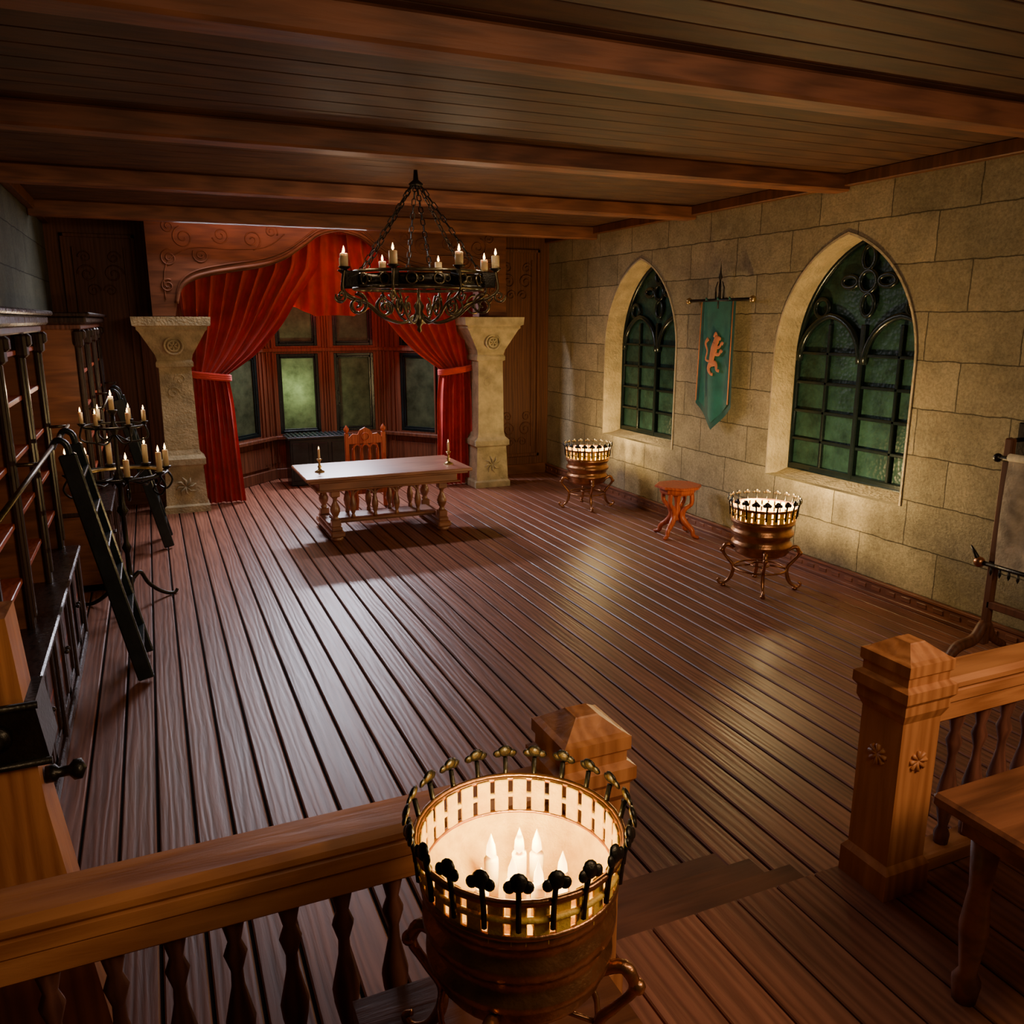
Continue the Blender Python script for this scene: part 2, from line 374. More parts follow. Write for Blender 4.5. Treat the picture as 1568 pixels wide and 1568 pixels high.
# ------------------------------------------------------------------ gothic windows
def gothic(nm,cy):
    b=B(nm,[M_frame,M_glass]); X=XW+.38
    op=arch(cy,1.055,1.12,2.55,1.385)
    b.prism(op,X+.02,X+.035,'X',1)
    b.tube([(X,p[0],p[1]) for p in op],.055,6,0,True)
    b.bb(X-.04,X+.04,cy-1.05,cy+1.05,1.1,1.2,0,.01)
    b.bb(X-.05,X+.03,cy-.035,cy+.035,1.12,2.95,0,.012)
    for o in (-.53,.53): b.bb(X-.03,X+.02,cy+o-.022,cy+o+.022,1.12,2.95,0,.008)
    for z in (1.52,1.88,2.24,2.6): b.bb(X-.03,X+.02,cy-1.04,cy+1.04,z-.02,z+.02,0,.008)
    for sg in (-1,1):
        a=arch(cy+sg*.52,.49,2.4,2.5,.55,8)[2:]
        b.tube([(X-.02,p[0],p[1]) for p in a],.042,8,0)
        b.ring((X-.02,cy+sg*.68,3.14),.11,.03,20,0,'X',8)
        b.ring((X-.02,cy+sg*.27,3.43),.13,.03,20,0,'X',8,sc=(.9,.5))
    b.ring((X-.02,cy,3.43),.12,.03,20,0,'X',8)
    b.tube([(X-.02,cy+.02+.09*math.sin(t*2*pi),3.56+.2*(1-math.cos(t*2*pi))/2*1.3) for t in [k/18 for k in range(18)]],.028,8,0,True)
    b.tube([(X-.02,cy-.02+.09*math.sin(t*2*pi),3.30-.2*(1-math.cos(t*2*pi))/2*1.3) for t in [k/18 for k in range(18)]],.028,8,0,True)
    b.finish()
for i,c in enumerate(WC): gothic('window_%d'%(4+i),c)
b=B('trim_window_sill',[M_jamb])
for c in WC:
    b.prism([(XW-.0,1.03),(XW+.42,1.03),(XW+.42,1.15)],c-1.07,c+1.07,'Y')
    o=arch(c,1.068,1.07,2.55,1.398)[1:]; o.append((c-1.068,1.07)); i_=arch(c,1.045,1.07,2.55,1.37)[1:]; i_.append((c-1.045,1.07))
    vs=[];fs=[];n=len(o)
    for lp in (o,i_):
        for X in (XW-.012,XW+.4):
            for p in lp: vs.append((X,p[0],p[1]))
    for k in range(n-1):
        fs+= [[k,k+1,n+k+1,n+k],[2*n+k,2*n+k+1,3*n+k+1,3*n+k],[k,k+1,2*n+k+1,2*n+k]]
    b.add(vs,fs,0)
b.finish()
# ------------------------------------------------------------------ columns
def column():
    b=B('stone_column',[M_col])
    b.rect([(0,.34,.33),(.1,.34,.33),(.13,.31,.30),(.74,.285,.28),(.77,.33,.32),(.86,.33,.32),(.92,.27,.27),(1.0,.25,.25),(2.28,.235,.24),(2.3,.27,.27),(2.36,.27,.27),(2.4,.25,.25),(2.48,.27,.27),(2.83,.47,.40),(2.86,.5,.43),(2.9,.5,.43),(2.92,.55,.46),(3.05,.56,.47)])
    b.ring((0,-.36,2.62),.13,.018,24,0,'Y'); b.ring((0,-.36,2.62),.08,.014,20,0,'Y')
    for k in range(6):
        a=k*pi/3; b.ring((.045*math.cos(a),-.36,2.62+.045*math.sin(a)),.03,.008,10,0,'Y',5)
    for k in range(8):
        a=k*pi/4; b.tube([(0,-.3,.42),(.1*math.cos(a),-.305,.42+.1*math.sin(a)),(.16*math.cos(a+.3),-.30,.42+.16*math.sin(a+.3))],[.012,.02,.006],5,0)
    for z in (1.15,1.9):
        b.tube(spiral((-.06,-.243,z),.1,1.3,1),.007,5); b.tube(spiral((.06,-.241,z+.2),.09,1.3,-1),.007,5)
    return b.mesh()
cm=column(); place('stone_column',cm,(.35,14.12,0)); place('stone_column',cm,(5.6,14.1,0))
# ------------------------------------------------------------------ valance board
MX=2.97
half=[(.10,3.06),(.42,3.06),(.45,3.2),(.52,3.42),(.68,3.56),(.9,3.64),(1.24,3.71),(1.75,3.8),(2.1,3.93),(2.4,4.13),(2.65,4.3),(2.97,4.38)]
sm=[(p.x,p.y) for p in spl([(a,c,0) for a,c in half[2:]],4)]
L_=half[:2]+sm; R_=[(2*MX-a,c) for a,c in L_[:-1]][::-1]
outl=L_+R_
b=B('wooden_pelmet',[M_dwoodX])
b.prism(outl+[(2*MX-.1,ZC),(.1,ZC)],13.72,13.86,'Y')
inner=[(a,c+.045) for a,c in (sm+[(2*MX-a,c) for a,c in sm[:-1]][::-1])]
b.tube([(a,13.71,c) for a,c in inner],.03,6); b.tube([(a,13.71,c+.08) for a,c in inner],.014,5)
for sg in (0,1):
    f=lambda x:(2*MX-x if sg else x)
    d=-1 if sg else 1
    for (cx,cz,r) in ((.62,4.2,.16),(.4,3.9,.13),(.85,3.95,.12),(1.15,4.25,.13),(1.6,4.2,.15),(1.9,4.33,.1),(.35,3.5,.1),(.42,4.35,.1)):
        b.tube(spiral((f(cx),13.718,cz),r,1.7,d,ph=cx*3),.012,5)
    b.tube(spl([(f(.3),13.718,3.3),(f(.35),13.718,3.8),(f(.7),13.718,4.05),(f(1.3),13.718,4.05),(f(1.8),13.718,4.1),(f(2.1),13.718,4.3)],5),.010,5)
    x0,x1=sorted((f(.1),f(.4))); b.bb(x0,x1,13.86,YB,3.06,ZC)
b.finish()
# ------------------------------------------------------------------ curtains
rows=[(4.5,.46,2.75),(3.9,.46,2.68),(3.6,.48,2.5),(3.32,.5,2.3),(2.9,.52,2.02),(2.5,.54,1.65),(2.25,.57,1.32),(2.12,.60,1.14),(2.0,.60,1.16),(1.6,.58,1.2),(.8,.57,1.23),(.02,.55,1.27)]
def curtain(mir):
    b=B('red_curtain',[M_red]); fs=[];vs=[]
    rr=spl([(z,a,c) for z,a,c in rows],5); W=130
    for r in rr:
        z,a,c=r; w=c-a
        amp=.04+.065*min(1,w/1.6)
        for k in range(W+1):
            s_=k/W; ph=s_*2*pi*9
            yv=14.26-amp*math.sin(ph+.3*math.sin(3*z))-.03*math.sin(ph*.37+z)
            xx=a+w*s_+.02*math.cos(ph)*min(1,w)
            vs.append((2*MX-xx if mir else xx,yv,z))
    for i in range(len(rr)-1):
        for k in range(W):
            p=i*(W+1)+k; fs.append([p,p+1,p+W+2,p+W+1])
    b.add(vs,fs,0,True)
    f=lambda x:(2*MX-x if mir else x)
    for dz in (-.03,.0,.03):
        b.tube([(f(.87)+.31*math.cos(a),14.26+.14*math.sin(a),2.12+dz-.04*math.cos(a)*(1 if not mir else -1)) for a in [2*pi*k/24 for k in range(24)]],.028,6,0,True)
    b.finish()
curtain(False); curtain(True)
b=B('red_curtain_swag',[M_red]); vs=[];fs=[];W=110;H=16
for i in range(H+1):
    t=i/H
    for k in range(W+1):
        s_=k/W; x=1.95+s_*2.05
        zb=3.3-.27*math.sin(pi*s_)+.05*abs(math.sin(3*pi*s_))
        vs.append((x,14.47+.06*math.sin(s_*2*pi*9+.6*t)*(.5+.5*t),4.4+(zb-4.4)*t))
for i in range(H):
    for k in range(W):
        p=i*(W+1)+k; fs.append([p,p+1,p+W+2,p+W+1])
b.add(vs,fs,0,True); b.finish()
# ------------------------------------------------------------------ desk
TL=[(.05,0),(.05,.04),(.035,.06),(.05,.09),(.075,.15),(.08,.2),(.06,.27),(.035,.33),(.03,.38),(.05,.42),(.05,.46)]
b=B('writing_desk',[M_desk])
b.box((0,0,.895),(2.38,1.26,.05),0,.012); b.box((0,0,.855),(2.28,1.16,.035),0,.01); b.box((0,0,.78),(2.0,.98,.12),0,.01); b.box((0,0,.715),(2.08,1.04,.025),0,.008)
for sx in (-1,1):
    X=sx*.78
    b.box((X,0,.10),(.2,1.14,.08),0,.02); b.box((X,0,.165),(.15,1.02,.06),0,.015)
    for sy in (-1,1):
        b.lathe([(.07,0),(.09,.03),(.07,.06)],(X,sy*.47,0),12); b.box((X,sy*.42,.24),(.13,.13,.1),0,.012)
        b.lathe([(r*.9,z*.78) for r,z in TL],(X,sy*.42,.28),14); b.box((X,sy*.42,.66),(.13,.13,.09),0,.012)
b.box((0,0,.22),(1.5,.5,.04),0,.01); b.box((0,0,.19),(1.42,.4,.03),0,.006)
for sy in (-.2,.2):
    b.box((0,sy,.69),(1.5,.05,.05),0,.008)
for k in range(4):
    X=-.48+k*.32; b.lathe([(r*.62,z*.96) for r,z in TL],(X,-.2,.24),12); b.lathe([(r*.62,z*.96) for r,z in TL],(X,.2,.24),12)
for k in range(3):
    X=-.32+k*.32; b.tube([(X+.15*math.cos(a),-.2,.55+.11*math.sin(a)) for a in [pi*q/10 for q in range(11)]],.016,6)
b.finish((2.96,11.62,0))
def candlestick():
    b=B('candlestick',[M_brass,M_wax,M_flame])
    b.lathe([(.07,0),(.07,.012),(.03,.03),(.018,.05),(.03,.08),(.014,.1),(.014,.15),(.03,.17),(.04,.185),(.02,.19)],(0,0,0),14,0); b.candle((0,0,.185),.14,.016,1,2); return b.mesh()
cs=candlestick(); place('candlestick',cs,(2.05,11.5,.921)); place('candlestick',cs,(3.93,11.42,.921))
# chair
b=B('carved_armchair',[M_rwood])
for sx in (-1,1):
    b.box((sx*.3,.28,.62),(.065,.06,1.24),0,.01); b.lathe([(.02,0),(.04,.03),(.045,.06),(.02,.1),(.0001,.13)],(sx*.3,.28,1.24),10)
    b.lathe([(.035,0),(.045,.05),(.03,.1),(.045,.25),(.03,.35),(.045,.42),(.03,.5),(.04,.68)],(sx*.3,-.25,0),10)
    b.tube(spl([(sx*.3,.28,.74),(sx*.32,0,.76),(sx*.33,-.25,.72),(sx*.34,-.33,.68)],4),.032,6)
    b.box((sx*.3,0,.15),(.04,.5,.05),0,.008)
b.box((0,0,.45),(.64,.58,.06),0,.015); b.box((0,-.02,.49),(.56,.48,.04),0,.015); b.box((0,-.25,.38),(.56,.04,.08),0,.01)
b.prism([(-.28,1.06),(.28,1.06),(.28,1.15),(.2,1.22),(.12,1.21),(.08,1.28),(0,1.32),(-.08,1.28),(-.12,1.21),(-.2,1.22),(-.28,1.15)],.26,.3,'Y')
b.box((0,.28,.62),(.56,.04,.08),0,.01)
for k in range(4): b.lathe([(.02,0),(.03,.06),(.018,.12),(.03,.2),(.02,.34)],(-.2+.133*k,.28,.64),8)
for k in range(3): b.tube([(-.133+.133*k+.062*math.cos(a),.28,.98+.07*math.sin(a)) for a in [pi*q/8 for q in range(9)]],.018,6)
b.ring((0,.255,1.17),.06,.012,14,0,'Y')
b.finish((3.08,12.78,0))
b=B('window_chest',[M_blk])
b.box((0,0,.44),(1.1,.5,.86),0,.015); b.box((0,0,.89),(1.18,.56,.05),0,.01)
for k in range(3): b.box((-.36+.36*k,-.255,.45),(.3,.02,.7),0,.01)
for k in range(14): b.box((-.52+.08*k,0,.925),(.045,.5,.02),0,.006)
b.finish((2.75,15.5,0))
# ------------------------------------------------------------------ brazier
def brazier():
    b=B('brazier',[M_copper,M_iron,M_inner,M_wax,M_fire])
    b.shell([(.05,.36),(.2,.38),(.29,.43),(.31,.46),(.30,.49),(.335,.52),(.335,.55),(.31,.57),(.31,.62),(.345,.65),(.345,.69),(.32,.71),(.325,.76),(.35,.78),(.35,.81),(.335,.82)],(0,0,0),36,0)
    b.shell([(.335,.82),(.325,.80),(.30,.72),(.24,.66),(.0001,.64)],(0,0,0),36,2)
    n=30
    for k in range(n):
        a=2*pi*k/n; c,s_=math.cos(a),math.sin(a)
        R=Matrix.Rotation(a,3,'Z')
        b.box((.343*c,.343*s_,.875),(.010,.054,.17),2,.003,R)
    for z,r in ((.82,.345),(.89,.352),(.955,.36)): b.ring((0,0,z),r,.012,36,2 if z==.89 else 0)
    b.ring((0,0,.965),.366,.010,36,0)
    n=21
    for k in range(n):
        a=2*pi*k/n; c,s_=math.cos(a),math.sin(a)
        b.tube([(.362*c,.362*s_,.86),(.37*c,.37*s_,.96),(.385*c,.385*s_,1.03)],.010,6,1)
        R=Matrix.Rotation(a,4,'Z')
        old=b.M; b.M=old@Matrix.Translation((.392*c,.392*s_,1.05))@R@Matrix.Rotation(-.3,4,'Y')@Matrix.Diagonal((.4,1,1,1))
        b.ball((0,0,.004),.030,1,8); b.ball((0,.028,-.008),.020,1,8); b.ball((0,-.028,-.008),.020,1,8); b.M=old
    for (x,y,h) in ((0,0,.22),(.09,.03,.17),(-.08,.06,.19),(.02,-.1,.15),(-.06,-.06,.17),(.07,.12,.13),(.15,-.05,.11),(-.15,0,.12),(-.03,.15,.1),(.1,-.13,.09)):
        b.lathe([(.026,0),(.026,h),(.0001,h)],(x,y,.655),10,3)
        b.lathe([(.0001,0),(.019,.02),(.016,.05),(.0001,.10)],(x,y,.655+h),8,4)
    for k in range(4):
        a=pi/4+k*pi/2; c,s_=math.cos(a),math.sin(a)
        pth=spl([(.29,.46),(.38,.5),(.42,.42),(.36,.33),(.30,.25),(.31,.14),(.36,.06),(.43,.03),(.46,.07),(.43,.09)],5)
        b.tube([(p.x*c,p.x*s_,p.y) for p in pth],[.022,.026,.017,.022,.024,.015,.016,.012],8,0)
        b.lathe([(.03,0),(.03,.02),(.018,.035)],(.40*c,.40*s_,0),8,0)
        b.ball((.43*c,.43*s_,.43),.03,0); 
    b.ring((0,0,.24),.29,.012,28,0)
    b.ring((0,0,.27),.1,.011,20,0)
    for k in range(4):
        a=pi/4+k*pi/2; b.tube([(.1*math.cos(a),.1*math.sin(a),.27),(.3*math.cos(a),.3*math.sin(a),.24)],.010,6,0)
    return b.mesh()
bz=brazier()
place('brazier',bz,(6.2,7.15,0),.2); place('brazier',bz,(6.4,11.65,0),.5)
PB=(.745,1.67,1.055); place('brazier',bz,PB,.1,.72)
b=B('wooden_plinth',[M_bwood]); b.rect([(0,.38,.38),(.06,.38,.38),(.09,.32,.32),(.35,.32,.32),(.37,.37,.37),(.432,.37,.37)],(PB[0],PB[1]+.0,PZ+.001)); b.finish()
# ------------------------------------------------------------------ side table
b=B('octagonal_side_table',[M_rwood])
b.lathe([(.30,.70),(.33,.71),(.33,.735),(.31,.745)],(0,0,0),8,0,False,pi/8); b.lathe([(.24,.62),(.26,.65),(.26,.70)],(0,0,0),8,0,False,pi/8)
b.lathe([(.03,.22),(.06,.25),(.04,.3),(.06,.38),(.035,.45),(.05,.55),(.08,.62)],(0,0,0),12)
for k in range(4):
    a=k*pi/2+.5; c,s_=math.cos(a),math.sin(a)
    p=spl([(.21,.66),(.22,.5),(.12,.4),(.08,.3),(.14,.2),(.24,.12),(.27,.04),(.35,.02)],5)
    b.tube([(q.x*c,q.x*s_,q.y) for q in p],[.035,.03,.035,.045,.045,.035,.03,.022],8)
b.finish((6.68,9.5,0))
# ------------------------------------------------------------------ banner
b=B('heraldic_banner',[M_teal,M_teal2,M_orange,M_iron,M_brass])
X=XW-.14
b.tube([(X,8.62,3.26),(X,9.98,3.26)],.022,8,3)
for y in (8.62,9.98): b.ball((X,y,3.26),.045,4); 
b.tube([(X,9.3,3.15),(X,9.3,3.55)],[.025,.012],8,3); b.lathe([(.0001,3.5),(.03,3.55),(.012,3.62),(.0001,3.75)],(X,9.3,0),6,3)
for d in (-.08,.08): b.tube([(X,9.3+d,3.27),(X,9.3+d*1.1,3.42),(X,9.3+d*.6,3.5)],[.014,.006],6,3)
b.tube([(X,9.3,3.26),(XW-.012,9.3,3.28)],.018,6,3)
nx,nz=28,30
def flag(wd,ztop,zs,zt,off,mat):
    vs=[];fs=[]
    for i in range(nz+1):
        for k in range(nx+1):
            s_=k/nx*2-1; t=i/nz; zb=zt+(zs-zt)*abs(s_)
            z=ztop+(zb-ztop)*t
            vs.append((X-off-.02*math.sin(s_*5+t*1.5)*t-.01,9.3+s_*wd*(1+.06*t),z))
    for i in range(nz):
        for k in range(nx):
            p=i*(nx+1)+k; fs.append([p,p+1,p+nx+2,p+nx+1])
    b.add(vs,fs,mat,True)
flag(.37,3.25,1.86,1.52,0,1); flag(.30,3.24,1.90,1.62,.006,0)
for sg in (-1,1): b.tube([(X-.03,9.3+sg*.335,3.24),(X-.045,9.3+sg*.35,1.9)],.007,5,2)
for q in (-.25,0,.25): b.tube([(X,9.3+q-.03,3.24),(X-.03,9.3+q,3.29),(X,9.3+q+.03,3.24)],.012,5,0)
Xl=X-.045
def fl(pts,r): b.tube([(Xl,9.3-p[0]*1.12,2.56+p[1]*1.08) for p in spl([(a,c,0) for a,c in pts],4)],r,8,2,False,True,0)
fl([(-.04,-.14),(-.03,-.04),(.0,.05),(.02,.13)],[.05,.055,.07,.055])
fl([(.02,.12),(.05,.17),(.08,.19)],[.055,.06,.035]); fl([(.07,.19),(.12,.18)],[.03,.02]); fl([(-.01,.2),(.02,.25),(.05,.22)],[.02,.02,.01])
fl([(.02,.08),(.1,.08),(.14,.13),(.17,.12)],[.03,.02,.018,.025]); fl([(.01,.0),(.1,-.01),(.13,.04),(.16,.02)],[.03,.02,.018,.022])
fl([(-.03,-.12),(.05,-.13),(.07,-.2),(.12,-.21)],[.05,.035,.02,.02]); fl([(-.05,-.12),(-.09,-.19),(-.05,-.25),(.0,-.26)],[.045,.03,.02,.02])
fl([(-.06,-.1),(-.15,-.08),(-.13,.03),(-.17,.12),(-.12,.18)],[.015,.015,.014,.02,.03])
b.finish()
# ------------------------------------------------------------------ chandelier
CH=(2.77,8.95,3.33)
def chand():
    b=B('iron_chandelier',[M_iron,M_wax,M_flame,M_bronze])
    R=.70
    for z in (0,.17): b.ring((0,0,z),R,.018,40,3)
    b.shell([(R-.008,.03),(R,.03),(R,.14),(R-.008,.14),(R-.008,.03)],(0,0,0),40,0)
    for k in range(16):
        a=2*pi*k/16; old=b.M; b.M=old@Matrix.Rotation(a,4,'Z')
        b.ring((R+.018,0,.085),.055,.011,12,3,'X',5)
        b.ring((R+.018,.09,.085),.03,.008,10,3,'X',5)
        b.M=old
    for k in range(8):
        a=2*pi*k/8+.2; old=b.M; b.M=old@Matrix.Rotation(a,4,'Z')
        b.tube(spl([(.05,0,-.28),(.2,0,-.36),(.42,0,-.3),(.6,0,-.16),(.78,0,-.1),(.88,0,-.02),(.87,0,.12),(.86,0,.18)],5),.015,6,3)
        b.tube([(p[0]+.72,0,p[2]-.17) for p in spiral((0,0,0),.12,1.5,1,ph=1.5)],.013,6,3)
        b.tube([(p[0]+.40,0,p[2]-.2) for p in spiral((0,0,0),.11,1.5,-1,ph=1.5)],.012,6,3)
        b.tube([(p[0]+.9,0,p[2]-.08) for p in spiral((0,0,0),.07,1.4,-1,ph=3)],.011,6,3)
        b.box((.78,0,.09),(.16,.02,.16),0,.006)
        b.lathe([(.02,.17),(.06,.2),(.062,.21),(.035,.2)],(.86,0,0),12,0)
        b.candle((.86,0,.2),.14,.042,1,None)
        b.lathe([(.0001,0),(.014,.018),(.011,.04),(.0001,.075)],(.86,0,.34),8,2)
        b.M=old
    b.lathe([(.0001,-.47),(.03,-.44),(.02,-.4),(.05,-.36),(.07,-.3),(.04,-.24),(.06,-.18),(.02,-.12),(.015,.0)],(0,0,0),14,3)
    for k in range(6):
        a=2*pi*k/6+.4; p0=Vector((R*math.cos(a),R*math.sin(a),.17)); p1=Vector((.04*math.cos(a),.04*math.sin(a),1.08)); n=14
        for j in range(n):
            q=p0.lerp(p1,(j+.5)/n); d=(p1-p0)/n*.62; u=(Vector((-math.sin(a),math.cos(a),0)) if j%2 else d.normalized().cross(Vector((-math.sin(a),math.cos(a),0))))*.02
            b.tube([q-d,q-d*.6+u,q+d*.6+u,q+d,q+d*.6-u,q-d*.6-u],.0065,5,0,True)
    b.lathe([(.06,1.05),(.08,1.08),(.03,1.12),(.02,1.22)],(0,0,0),12,0)
    return b
chand().finish(CH)
# ------------------------------------------------------------------ candelabra
b=B('floor_candelabra',[M_iron,M_wax,M_flame,M_brass])
b.lathe([(.03,.25),(.05,.3),(.03,.36),(.025,.6),(.05,.66),(.025,.72),(.025,1.0),(.06,1.06),(.03,1.12),(.025,1.3),(.07,1.38),(.05,1.44),(.02,1.5),(.02,1.85),(.05,1.92),(.02,1.98),(.02,2.08)],(0,0,0),14,0)
for k in range(3):
    a=k*2*pi/3+.6; c,s_=math.cos(a),math.sin(a)
    p=spl([(.02,.3),(.12,.36),(.2,.22),(.32,.1),(.44,.03),(.52,.02),(.55,.05)],5)
    b.tube([(q.x*c,q.x*s_,q.y) for q in p],[.025,.022,.022,.02,.016],8,0)
b.ring((0,0,1.45),.46,.016,36,0); b.shell([(.40,1.43),(.47,1.44),(.47,1.46),(.40,1.45),(.40,1.43)],(0,0,0),36,3)
for k in range(8):
    a=k*pi/4+.2; c,s_=math.cos(a),math.sin(a)
    b.tube([(.03*c,.03*s_,1.4),(.25*c,.25*s_,1.36),(.46*c,.46*s_,1.44)],.012,6,0)
    b.lathe([(.02,1.45),(.05,1.48),(.05,1.49)],(.47*c,.47*s_,0),10,0); b.candle((.47*c,.47*s_,1.49),.17+.03*(k%3),.028,1,2)
    b.tube(spl([(.47*c,.47*s_,1.44),(.52*c,.52*s_,1.34),(.46*c,.46*s_,1.25),(.38*c,.38*s_,1.29),(.41*c,.41*s_,1.35)],4),.011,6,0)
b.ring((0,0,1.95),.28,.013,30,0)
for k in range(6):
    a=k*pi/3; c,s_=math.cos(a),math.sin(a)
    b.tube(spl([(.02*c,.02*s_,1.85),(.15*c,.15*s_,1.78),(.31*c,.31*s_,1.82),(.29*c,.29*s_,1.95)],4),.010,6,0); b.lathe([(.015,1.95),(.04,1.98),(.04,1.985)],(.29*c,.29*s_,0),10,0)
    b.candle((.29*c,.29*s_,1.98),.12,.02,1,2)
b.lathe([(.02,2.05),(.05,2.1),(.05,2.11)],(0,0,0),10,0); b.candle((0,0,2.1),.15,.024,1,2)
b.finish((-.40,9.3,0))
# ------------------------------------------------------------------ bookcases
def bookcase(y0,y1,xf,nb,ztop=3.02,zr=2.06,xr=.18):
    b=B('bookcase',[M_book,M_dk,M_rwood,M_bwood]); xb=XL+.01
    w=(y1-y0)/nb
    b.bb(xb,xb+.03,y0,y1,.05,ztop,0)
    for k in range(nb+1):
        yy=min(max(y0+k*w,y0+.03),y1-.03)
        b.bb(xb,xf,yy-.03,yy+.03,0,ztop-.1,3,.008)
        b.bb(xf-.01,xf+.03,yy-.065,yy+.065,.9,ztop-.12,1,.012); b.bb(xf+.02,xf+.045,yy-.03,yy+.03,1.0,ztop-.3,1,.010)
        b.bb(xf-.02,xf+.07,yy-.085,yy+.085,ztop-.3,ztop-.12,1,.02)
        b.bb(xf-.02,xf+.10,yy-.06,yy+.06,ztop-.22,ztop-.12,1,.02)
        b.bb(xf,xf+.14,yy-.06,yy+.06,0,.9,1,.012)
    zs=[.12,.5,.9,1.28,1.66,2.04,2.42,2.76]
    for z in zs:
        b.bb(xb,xf+(.1 if z<.95 else -.005),y0+.03,y1-.03,z-.018,z+.018,2,.004)
    b.bb(xb,xf+.14,y0,y1,0,.1,1,.012); b.bb(xb,xf+.16,y0-.02,y1+.02,.88,.93,1,.012)
    b.bb(xb,xf+.06,y0-.02,y1+.02,ztop-.12,ztop-.06,0,.012); b.bb(xb,xf+.12,y0-.06,y1+.06,ztop-.06,ztop+.02,1,.02); b.bb(xb,xf+.16,y0-.09,y1+.09,ztop+.02,ztop+.06,1,.012)
    for k in range(nb):
        ya,yb=y0+k*w+.07,y0+(k+1)*w-.07; ym=(ya+yb)/2
        for p,q in ((ya,ym-.01),(ym+.01,yb)):
            for r in ((p,p+.07,.13,.86),(q-.07,q,.13,.86),(p,q,.13,.20),(p,q,.79,.86)):
                b.bb(xf+.09,xf+.12,r[0],r[1],r[2],r[3],1,.006)
            b.bb(xf+.085,xf+.10,p+.05,q-.05,.18,.82,0,.004)
            b.ball((xf+.135,(q-.03 if q<ym else p+.03),.52),.018,1)
    o=b.finish()
    bk=B('row_of_books',[M_books,M_rwood,M_parch,M_brass,M_dk])
    for k in range(nb):
        for z in zs[2:-1]:
            if random.random()<.25: continue
            y=y0+k*w+.08; ye=y0+(k+1)*w-.1; ye=y+(ye-y)*random.uniform(.25,.85)
            if random.random()<.3: y+=(y0+(k+1)*w-.1-ye)
            while y<ye:
                t=random.uniform(.025,.06); h=random.uniform(.2,.3)
                bk.bb(xb+.04,xb+.04+random.uniform(.2,.27)*(xf-xb)/.42,y,y+t-.002,z+.019,z+.018+h,random.choice([0,0,0,1,4,4,3 if random.random()<.3 else 0]),.004)
                y+=t
    bk.finish(parent=o)
    r=B('ladder_rail',[M_bronze]); r.tube([(xf+xr,y0,zr),(xf+xr,y1,zr)],.016,8)
    for y in (y0+.05,(y0+y1)/2,y1-.05): r.tube([(xf,y,zr),(xf+xr,y,zr)],.014,6)
    r.finish(parent=o)
    return o
bookcase(4.0,8.5,-.92,4); bookcase(10.0,14.2,-.70,3)
def ladder(nm,xf,xt,yc,zt,w=.6):
    b=B(nm,[M_blk,M_bronze])
    d=Vector((xt-xf,0,zt)); L=d.length; ang=math.atan2(xf-xt,zt)
    R=Matrix.Rotation(-ang,3,'Y')
    for s_ in (-1,1):
        b.box((xf+(xt-xf)*.5,yc+s_*w/2,zt*.5+.02),(.13,.05,L),0,.012,R)
        b.tube(spl([(xt+.02,yc+s_*w/2,zt),(xt,yc+s_*w/2,zt+.1),(xt-.06,yc+s_*w/2,zt+.13),(xt-.1,yc+s_*w/2,zt+.07)],4),.026,6,0)
    n=6
    for k in range(1,n+1):
        t=k/(n+.6); b.box((xf+(xt-xf)*t,yc,zt*t),(.13,w-.05,.03),0,.006)
    b.finish()
ladder('library_ladder',-.27,-.66,7.52,1.96,.62); ladder('library_ladder',.02,-.42,11.95,2.0,.6)
# ------------------------------------------------------------------ platform, railing
b=B('platform_floor',[M_floor,M_dwoodX,M_gap])
x=XL+.005
b.bb(XL,XW,-2.2,2.36,0.0,PZ-.03,1)
while x<XW-.2: b.bb(x+.004,x+.206,-2.2,2.38,PZ-.04,PZ,0,.005); x+=.21
for k in range(3): b.bb(1.35,2.6,2.36,2.36+.28*(3-k),0,.155*(k+1),1,.01)
b.finish()
def newel(nm,x,y,dz=.04):
    b=B(nm,[M_owoodZ,M_owood]); z0=PZ
    secs=[(0,.125,.125),(.12,.125,.125),(.15,.105,.105),(.80,.105,.105),(.82,.125,.125),(.86,.125,.125),(.88,.14,.14),(.925,.14,.14),(.94,.115,.115),(.975,.115,.115),(.985,.125,.125),(1.03,.125,.125),(1.04,.105,.105),(1.085,.045,.045),(1.09,.04,.04)]
    b.rect([(z+(dz if z>.8 else 0),h,k) for z,h,k in secs],(x,y,z0))
    for sx,sy in ((0,-1),(-1,0),(1,0),(0,1)):
        for q in range(8):
            a=q*pi/4; u,w=.045*math.cos(a),.045*math.sin(a)
            if sy: b.tube([(x,y+sy*.105,z0+.62),(x+u,y+sy*.108,z0+.62+w)],[.006,.011],5)
            else: b.tube([(x+sx*.105,y,z0+.62),(x+sx*.108,y+u,z0+.62+w)],[.006,.011],5)
    b.finish()
newel('newel_post',1.225,2.24,.01); newel('newel_post',2.74,2.24,.025)
def railing(x0,x1,d):
    b=B('wooden_railing',[M_owood,M_book])
    b.bb(x0,x1,2.15,2.33,PZ+.93-d,PZ+.99-d,0,.02); b.bb(x0,x1,2.165,2.315,PZ+.87-d,PZ+.93-d,0,.008); b.bb(x0,x1,2.18,2.30,PZ+.78-d,PZ+.87-d,0,.01)
    b.bb(x0,x1,2.18,2.30,PZ+.0,PZ+.08,0,.01)
    n=int((x1-x0)/.16); k_=(.74-d)/.74
    for k in range(n):
        X_=x0+(k+.5)*(x1-x0)/n; b.lathe([(r,z*k_) for r,z in [(.03,0),(.035,.06),(.02,.1),(.04,.22),(.045,.28),(.02,.42),(.018,.48),(.035,.55),(.02,.6),(.035,.68),(.03,.74)]],(X_,2.24,PZ+.07),10,1)
    b.finish()
railing(XL+.01,1.118,.10); railing(2.846,XW-.01,.05)
b=B('reading_table',[M_bwood])
